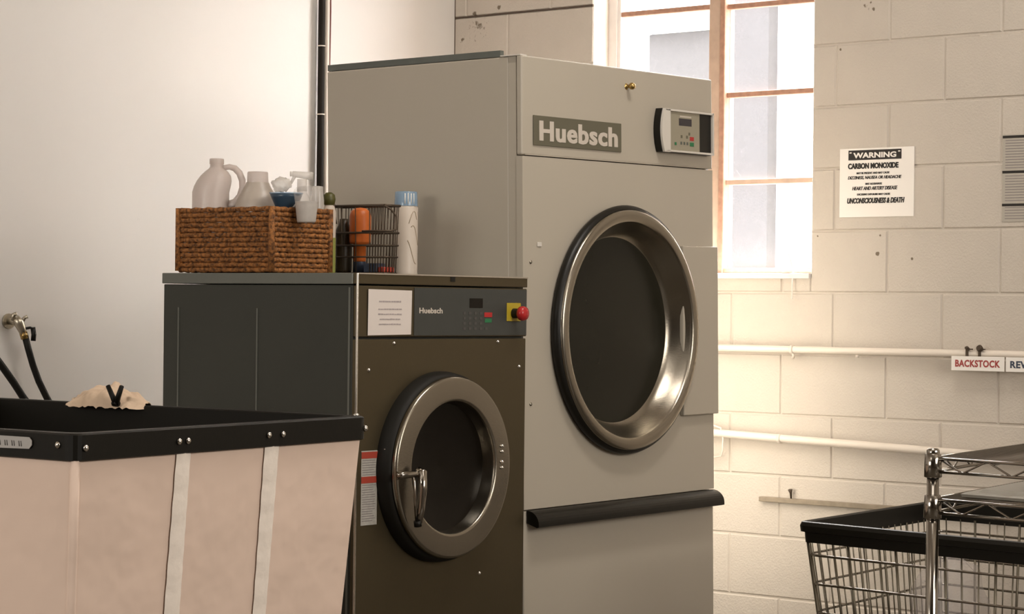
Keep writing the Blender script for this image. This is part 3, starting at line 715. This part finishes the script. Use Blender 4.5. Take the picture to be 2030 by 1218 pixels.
tag(MB().box(-.368, -.330, .255, .302, gz0+.003, gz0+.028, .002).build('blue_box', M['navy']), 'small navy blue box low in the wire basket below the orange bottle', 'box')
tag(MB().box(-.366, -.320, .230, .251, gz0+.003, gz0+.018, .003).build('red_box', M['redlabel']), 'tiny red box at the right end of the wire basket', 'box')

cn = thing('spray_can', 'cream aerosol can with a clear blue cap next to the dryer', 'spray can', (-.135, .348, LZ))
cc = (-.122, .357, LZ)
MB().lathe([(.001, 0), (.034, 0), (.0355, .004), (.0345, .012), (.0345, .196), (.031, .2005), (.001, .201)], cc, 'z', 36).build('can_body', M['cream'], cn)
MB().lathe([(.0335, .201), (.0335, .203), (.032, .240), (.030, .242), (.001, .242)], cc, 'z', 36).build('cap', M['capblue'], cn)
t = MB()
for k, (a0, z0) in enumerate(((4.1, .15), (4.3, .11), (4.0, .07))):
    t.tube([Vector(cc)+Vector((.0348*math.cos(a0+i*.12), .0348*math.sin(a0+i*.12), z0+.035*math.sin(i*.4+k))) for i in range(8)], .0012, 6)
t.build('printed_swirl', M['tanprint'], cn)
t = MB()
for k in range(4):
    a0 = 3.75+k*.28
    t.tube([Vector(cc)+Vector((.0330*math.cos(a0), .0330*math.sin(a0), .206)), Vector(cc)+Vector((.0322*math.cos(a0), .0322*math.sin(a0), .236))], .0016, 6)
t.build('cap_ribs', M['sign'], cn)

# ------------------------------------------------------------------ laundry truck (front left)
TZ = 1.0
N0 = Vector((-2.367, -.734, 0)); A1 = Vector((.994, .145, 0)); A2 = Vector((.042, 1.30, 0))
def TP(a, b, z, off=0.): # a along the long visible face, b toward the wall
    return N0+A1*a+A2*b+Vector((0, 0, z))
lt = thing('laundry_truck', 'large beige canvas laundry truck with a black rim', 'laundry cart', TP(.5, .5, 0))
def ring_wall(mb, ins0, z0, ins1, z1, ins2, z2):
    """closed rectangular band: outer face (ins0,z0)->(ins1,z1) and inner face at ins2"""
    pass
def rect(i, j, z): # inset i along both axes
    return [TP(i, j, z), TP(1-i, j, z), TP(1-i, 1-j, z), TP(i, 1-j, z)]
def loop_band(mb, levels, closed=True, seg=1, smooth=False):
    rings = [[mb.bm.verts.new(p) for p in lv] for lv in levels]
    for a, b in zip(rings, rings[1:]):
        n = len(a)
        for k in range(n):
            f = mb.bm.faces.new((a[k], a[(k+1) % n], b[(k+1) % n], b[k])); f.smooth = smooth
def rrect(i, j, z, r=.03, n=5):
    """rounded rectangle in the truck's skewed frame"""
    out = []
    rb = r/1.3
    for (ca_, cb_, a0) in ((i+r, j+rb, 180), (1-i-r, j+rb, 270), (1-i-r, 1-j-rb, 0), (i+r, 1-j-rb, 90)):
        for k in range(n+1):
            a = R(a0+90*k/n); out.append(TP(ca_+r*math.cos(a), cb_+rb*math.sin(a), z))
    return out
rim = MB()
loop_band(rim, [rrect(.0, .0, TZ-.052), rrect(-.003, -.002, TZ-.050), rrect(-.003, -.002, TZ-.003), rrect(.002, .0015, TZ), rrect(.030, .023, TZ), rrect(.032, .025, TZ-.003), rrect(.032, .025, TZ-.052), rrect(.0, .0, TZ-.052)])
rm = rim.build('rim', M['blackvinyl'], lt)
BASE[rm.name] = BASE[lt.name]
body = MB(); lv = []
for k in range(15):
    f = k/14; z = TZ-.045-f*(TZ-.045-.20); lv.append(rrect(.006+.06*(TZ-.05-z), .005+.066*(TZ-.05-z), z, .022))
loop_band(body, lv, smooth=True)
body.bm.faces.new([body.bm.verts.new(p) for p in rrect(.051, .0545, .20, .022)])
body.build('canvas_body', M['canvas'], lt)
inner = MB()
loop_band(inner, [rrect(.033, .026, TZ-.004, .02), rrect(.04, .032, TZ-.10, .02), rrect(.09, .09, .23, .02)])
inner.bm.faces.new([inner.bm.verts.new(p) for p in rrect(.09, .09, .23, .02)])
inner.build('liner', M['blackvinyl'], lt)
def face_pt(a, z, out=.002):
    return TP(a, .005+.066*(TZ-.05-z), z)+Vector((.145, -.994, 0)).normalized()*out
for a0, a1, c0, c1 in ((.311, .357, .305, .357), (.611, .663, .611, .658)):
    t = MB(); z_t, z_b, n = TZ-.05, .21, 60
    prev = None
    for k in range(n+1):
        z = z_t+(z_b-z_t)*k/n; f = (z_t-z)/.35
        wj = .0015*math.sin(k*2.7)+.001*math.sin(k*5.1)
        ring = [t.bm.verts.new(face_pt(a0+(c0-a0)*f*.9+(.0006*math.sin(k*1.3)), z, .0035)), t.bm.verts.new(face_pt((a0+a1)/2+((c0+c1)/2-(a0+a1)/2)*f*.9, z, .0075+wj)), t.bm.verts.new(face_pt(a1+(c1-a1)*f*.9+(.0006*math.sin(k*1.7)), z, .0035))]
        if prev:
            for q in range(2): f_ = t.bm.faces.new((prev[q], prev[q+1], ring[q+1], ring[q])); f_.smooth = True
        prev = ring
    t.build('webbing_strap', M['strap'], lt, label='paler vertical webbing strap')
# corner seam
t = MB(); t.tube([TP(.006+.06*(TZ-.05-z)+.006, .005+.066*(TZ-.05-z)+.004, z)+Vector((.001, .001, 0)) for z in (.95, .8, .6, .4, .21)], .009, 8); t.build('corner_seam', M['canvas'], lt)
def rivet(p, d):
    m_ = MB(); d = Vector(d).normalized(); m_.tube([p, p+d*.004, p+d*.0065], [.0075, .006, .002], 12); m_.build('rivet', M['steel_bright'], lt)
OUT = Vector((.145, -.994, 0)).normalized()
for a in (.025, .311, .340, .617, .668, .986): rivet(TP(a, -.002, TZ-.027)+OUT*.0005, OUT)
rivet(TP(-.003, .045/1.3, TZ-.022), (-1, .03, 0))
rivet(TP(.975, .012, TZ), (0, 0, 1))
for a in (.14, .19, .62): rivet(TP(a, 1-.025, TZ-.022)+OUT*.0005, OUT)
rivet(TP(.47, .975, TZ-.012)+OUT*.0005, OUT)
npq = MB(); XO = Vector((-1, .032, 0))
pp = [(.090, .967), (.125, .967)]
npl = [TP(-.003, b, z)+XO*.002 for b, z in ((.091, .974), (.097, .967), (.34, .961), (.34, .989), (.097, .989), (.091, .983))]
npl2 = [p+XO*.0015 for p in npl]
va = [npq.bm.verts.new(p) for p in npl]; vb = [npq.bm.verts.new(p) for p in npl2]
npq.bm.faces.new(va); npq.bm.faces.new(vb[::-1])
for k in range(6): npq.bm.faces.new((va[k], va[(k+1) % 6], vb[(k+1) % 6], vb[k]))
npo = npq.build('name_plate', M['plate'], lt); BASE[npo.name] = BASE[lt.name]
t = MB()
for k in range(14):
    b = .112+k*.016; c = TP(-.003, b, .971)+XO*.0037
    for q in range(2): t.tube([c+Vector((0, .006*q+.002, 0)), c+Vector((0, .006*q+.004, .010))], .0011, 5)
t.build('plate_marking', M['platetext'], npo)
t = MB(); loop_band(t, [rrect(.06, .06, .12), rrect(.06, .06, .20)]); t.bm.faces.new([t.bm.verts.new(p) for p in rrect(.06, .06, .12)]); t.build('base_frame', M['iron'], lt)
for a, b in ((.2, .15), (.8, .15), (.8, .85), (.2, .85)):
    c = TP(a, b, .06); m_ = MB(); m_.lathe([(.001, -.018), (.055, -.018), (.06, -.012), (.06, .012), (.055, .018), (.001, .018)], c, 'x', 24); m_.box(c.x-.026, c.x+.026, c.y-.012, c.y+.012, .055, .122)
    m_.build('caster', M['rubber'], lt)

# cloth draped over the far long rim, and the black tie in front of it
import mathutils
def nz(x, y, z): return mathutils.noise.noise(Vector((x, y, z)))
ct = MB(); nx, ny = 56, 30; grid = []
V0, V1 = .372, .108           # along the rim, left to right in view
for i in range(nx+1):
    row = []
    f = i/nx; x = f*2-1
    env = max(0.0, 1-abs(x)**2.4)
    asym = .75+.25*math.cos((f-.42)*5.2)
    for j in range(ny+1):
        g = j/ny*2-1                       # across: -1 inside the truck, +1 outside
        wid = .055*(.35+.65*env**.5)
        h = .040*env*asym*max(0, 1-abs(g)**2.2)**.7
        h *= 1+.45*nz(x*2.4, g*1.6, 3.1)
        h += .010*abs(nz(x*4.5, g*3, 7.7))+.004*abs(nz(x*11, g*8, 1.3))
        h += .0015
        c = -1.366 + g*wid*.85
        if g < -.35: h -= (-.35-g)*.020      # tucks down over the rim's inner edge
        if g > .45: h -= (g-.45)*.08
        row.append(ct.bm.verts.new((c+.010*nz(x*3, g*2, 9)-.001, V0+(V1-V0)*f+.006*nz(g*1.5, x*2, 5), TZ+h)))
    grid.append(row)
for i in range(nx):
    for j in range(ny):
        f_ = ct.bm.faces.new((grid[i][j], grid[i+1][j], grid[i+1][j+1], grid[i][j+1])); f_.smooth = True
clo = tag(ct.build('cloth', M['cloth']), 'crumpled beige cloth draped over the far rim of the laundry truck', 'cloth')
tie = MB()
vb_ = .172
tie.tube([(-1.415, vb_, TZ+.001), (-1.418, vb_+.006, TZ+.018), (-1.420, vb_+.022, TZ+.046)], [.006, .0065, .0055], 8)
tie.tube([(-1.415, vb_-.004, TZ+.001), (-1.418, vb_-.012, TZ+.020), (-1.420, vb_-.026, TZ+.046)], [.006, .0065, .0055], 8)
tie.tube([(-1.414, vb_-.008, TZ+.004), (-1.414, vb_+.008, TZ+.004)], [.008, .008], 8)
tie.build('rim_tie', M['blackvinyl'], lt, label='black tie standing up from the rim in a V')

# ------------------------------------------------------------------ wire laundry cart (lower right)
wc = thing('wire_cart', 'wire laundry cart with a wide black plastic rim', 'laundry cart', (.62, -1.08, 0))
WZ = .68; D0 = Vector((.189, -.769, 0)); DA = Vector((.9965, .0843, 0)); DBv = Vector((-.135, -.721, 0)).normalized()
LA, LB = .93, .80
def QP(a, b, z): return D0+DA*a+DBv*b+Vector((0, 0, z))
def qr(i, z, r=.018, n=6):
    out = []
    for (ca_, cb_, a0) in ((i+r, i+r, 180), (LA-i-r, i+r, 270), (LA-i-r, LB-i-r, 0), (i+r, LB-i-r, 90)):
        for k in range(n+1):
            a = R(a0+90*k/n); out.append(QP(ca_+r*math.cos(a), cb_+r*math.sin(a), z))
    return out
t = MB(); loop_band(t, [qr(.012, WZ-.057, .014), qr(.010, WZ-.030, .014), qr(0, WZ-.028), qr(-.002, WZ-.012), qr(.002, WZ-.002), qr(.008, WZ), qr(.015, WZ-.004, .014), qr(.019, WZ-.057, .012), qr(.012, WZ-.057, .014)])
t.build('rim', M['black'], wc)
t = MB()
def ring(z, i, r, m_): t_ = MB(); t_.tube(qr(i, z, .045), r, 8, closed=True); t_.build('wire_hoop', m_, wc)
for z in (.590, .512, .435, .355, .275, .20): ring(z, .005+(WZ-z)*.12, .0036, M['chrome'])
def upr(a, b, r=.0028):
    pa = QP(a, b, WZ-.05); c = QP(LA/2, LB/2, 0); s_ = .86
    pb = Vector((c.x+(pa.x-c.x)*s_, c.y+(pa.y-c.y)*s_, .19))
    return pa, pb
for k in range(1, 22):
    a = LA*k/22
    for b in (.022, LB-.022): t.tube(list(upr(a, b)), .0022 if k % 4 else .004, 6)
for k in range(1, 15):
    b = LB*k/15
    for a in (.022, LA-.022): t.tube(list(upr(a, b)), .0022 if k % 3 else .004, 6)
t.build('upright_wires', M['wire'], wc)
t = MB()
for k in range(0, 19):
    p, _ = upr(0, 0); a = .08+(LA-.16)*k/18; t.tube([QP(a, .08, .195), QP(a, LB-.08, .195)], .002, 6)
for k in range(0, 11):
    b = .08+(LB-.16)*k/10; t.tube([QP(.08, b, .198), QP(LA-.08, b, .198)], .002, 6)
t.build('floor_wires', M['wire'], wc)
for a, b in ((.022, .022), (LA-.022, .022), (LA-.022, LB-.022), (.022, LB-.022)):
    pa, pb = upr(a, b); m_ = MB(); m_.tube([pa, pb, Vector((pb.x, pb.y, .10))], .006, 10); m_.build('corner_post', M['wire'], wc)
    m_ = MB(); m_.lathe([(.001, -.012), (.045, -.012), (.05, -.008), (.05, .008), (.045, .012), (.001, .012)], (pb.x, pb.y, .05), 'x', 20); m_.box(pb.x-.018, pb.x+.018, pb.y-.01, pb.y+.01, .05, .105); m_.build('caster', M['rubber'], wc)
bgt = thing('plastic_bag', 'hazy plastic bag hanging inside the wire laundry cart', 'bag', QP(.42, .3, .21))
t = bmesh.new(); bmesh.ops.create_icosphere(t, subdivisions=4, radius=1)
for v in t.verts:
    c = v.co.copy(); k = 1+.22*nz(c.x*2, c.y*2, c.z*2)+.06*nz(c.x*7, c.y*7, c.z*5)
    p = QP(.42, .30, .40); v.co = Vector((p.x+c.x*.12*k, p.y+c.y*.10*k, p.z+c.z*.185*k))
m_ = MB(); m_.add(t, smooth=True); m_.build('bag_body', M['bag'], bgt)

# ------------------------------------------------------------------ chrome wire shelving (right edge)
rk = thing('wire_shelving', 'low chrome wire shelving unit at the right edge in front of the wire laundry cart', 'shelving', (-.7, -1.95, 0))
RZ = .95; G0 = Vector((-.998, -1.790, 0)); GA = Vector((.9892, .147, 0)); GB = Vector((-.40, -.90, 0)).normalized()
GB = Vector((.147, -.9892, 0)); GA = Vector((.9892, .147, 0))
GB = Vector((-.20, -.98, 0)).normalized()
RA, RB = .70, .46
def GP(a, b, z): return G0+GA*a+GB*b+Vector((0, 0, z))
for a, b in ((0, 0), (RA, 0), (RA, RB), (0, RB)):
    p = GP(a, b, 0); m_ = MB()
    m_.tube([p+Vector((0, 0, .03)), p+Vector((0, 0, .960))], .0125, 16)
    k = 0
    po_ = m_.build('post', M['chrome'], rk); BASE[po_.name] = BASE[rk.name]
    m_ = MB(); m_.lathe([(.0125, .952), (.0135, .955), (.0135, .962), (.010, .966), (.0001, .967)], p, 'z', 20); m_.build('post_cap', M['chrome'], po_)
    for sz in (RZ-.018, .848, .30):
        m_ = MB(); m_.lathe([(.0135, -.026), (.0185, -.024), (.0180, .0), (.0165, .022), (.0135, .024)], p+Vector((0, 0, sz)), 'z', 20); m_.build('collar', M['chrome'], po_)
    m_ = MB(); m_.lathe([(.012, .0), (.022, 0), (.022, .012), (.012, .03)], p, 'z', 16); m_.build('foot', M['rubber'], po_)
def shelf(z):
    s_ = MB()
    c = [(0, 0), (RA, 0), (RA, RB), (0, RB)]
    for (a0, b0), (a1, b1) in zip(c, c[1:]+c[:1]):
        P_, Q_ = GP(a0, b0, 0), GP(a1, b1, 0); d = (Q_-P_).normalized(); P_ += d*.014; Q_ -= d*.014
        for dz in (0, -.027): s_.tube([P_+Vector((0, 0, z+dz)), Q_+Vector((0, 0, z+dz))], .0034, 8)
        L = (Q_-P_).length; n = max(4, int(L/.055)); pts = []
        for i in range(n+1): pts.append(P_+d*(L*i/n)+Vector((0, 0, z-(.0 if i % 2 else .027))))
        s_.tube(pts, .0022, 6)
    n = 36
    for i in range(1, n): s_.tube([GP(RA*i/n, 0, z+.002), GP(RA*i/n, RB, z+.002)], .0014, 5)
    for f in (.33, .66): s_.tube([GP(0, RB*f, z-.004), GP(RA, RB*f, z-.004)], .0034, 6)
    so = s_.build('shelf', M['chrome'], rk); return so
for z in (RZ-.004, .862, .30): shelf(z)
ld = thing('storage_lid', 'grey translucent box lid lying on the second wire shelf', 'lid', GP(.45, .24, 0.8705))
t = MB()
def gr(i, z): return [GP(.06+i, .05+i, z), GP(.66-i, .05+i, z), GP(.66-i, .42-i, z), GP(.06+i, .42-i, z)]
loop_band(t, [gr(.0, 0.8667), gr(-.002, 0.8725), gr(.004, 0.8755), gr(.03, 0.8755), gr(.04, 0.8825)]); t.bm.faces.new([t.bm.verts.new(p) for p in gr(.04, 0.8825)]); t.bm.faces.new([t.bm.verts.new(p) for p in gr(0, 0.8667)])
t.build('lid_panel', M['greylid'], ld)
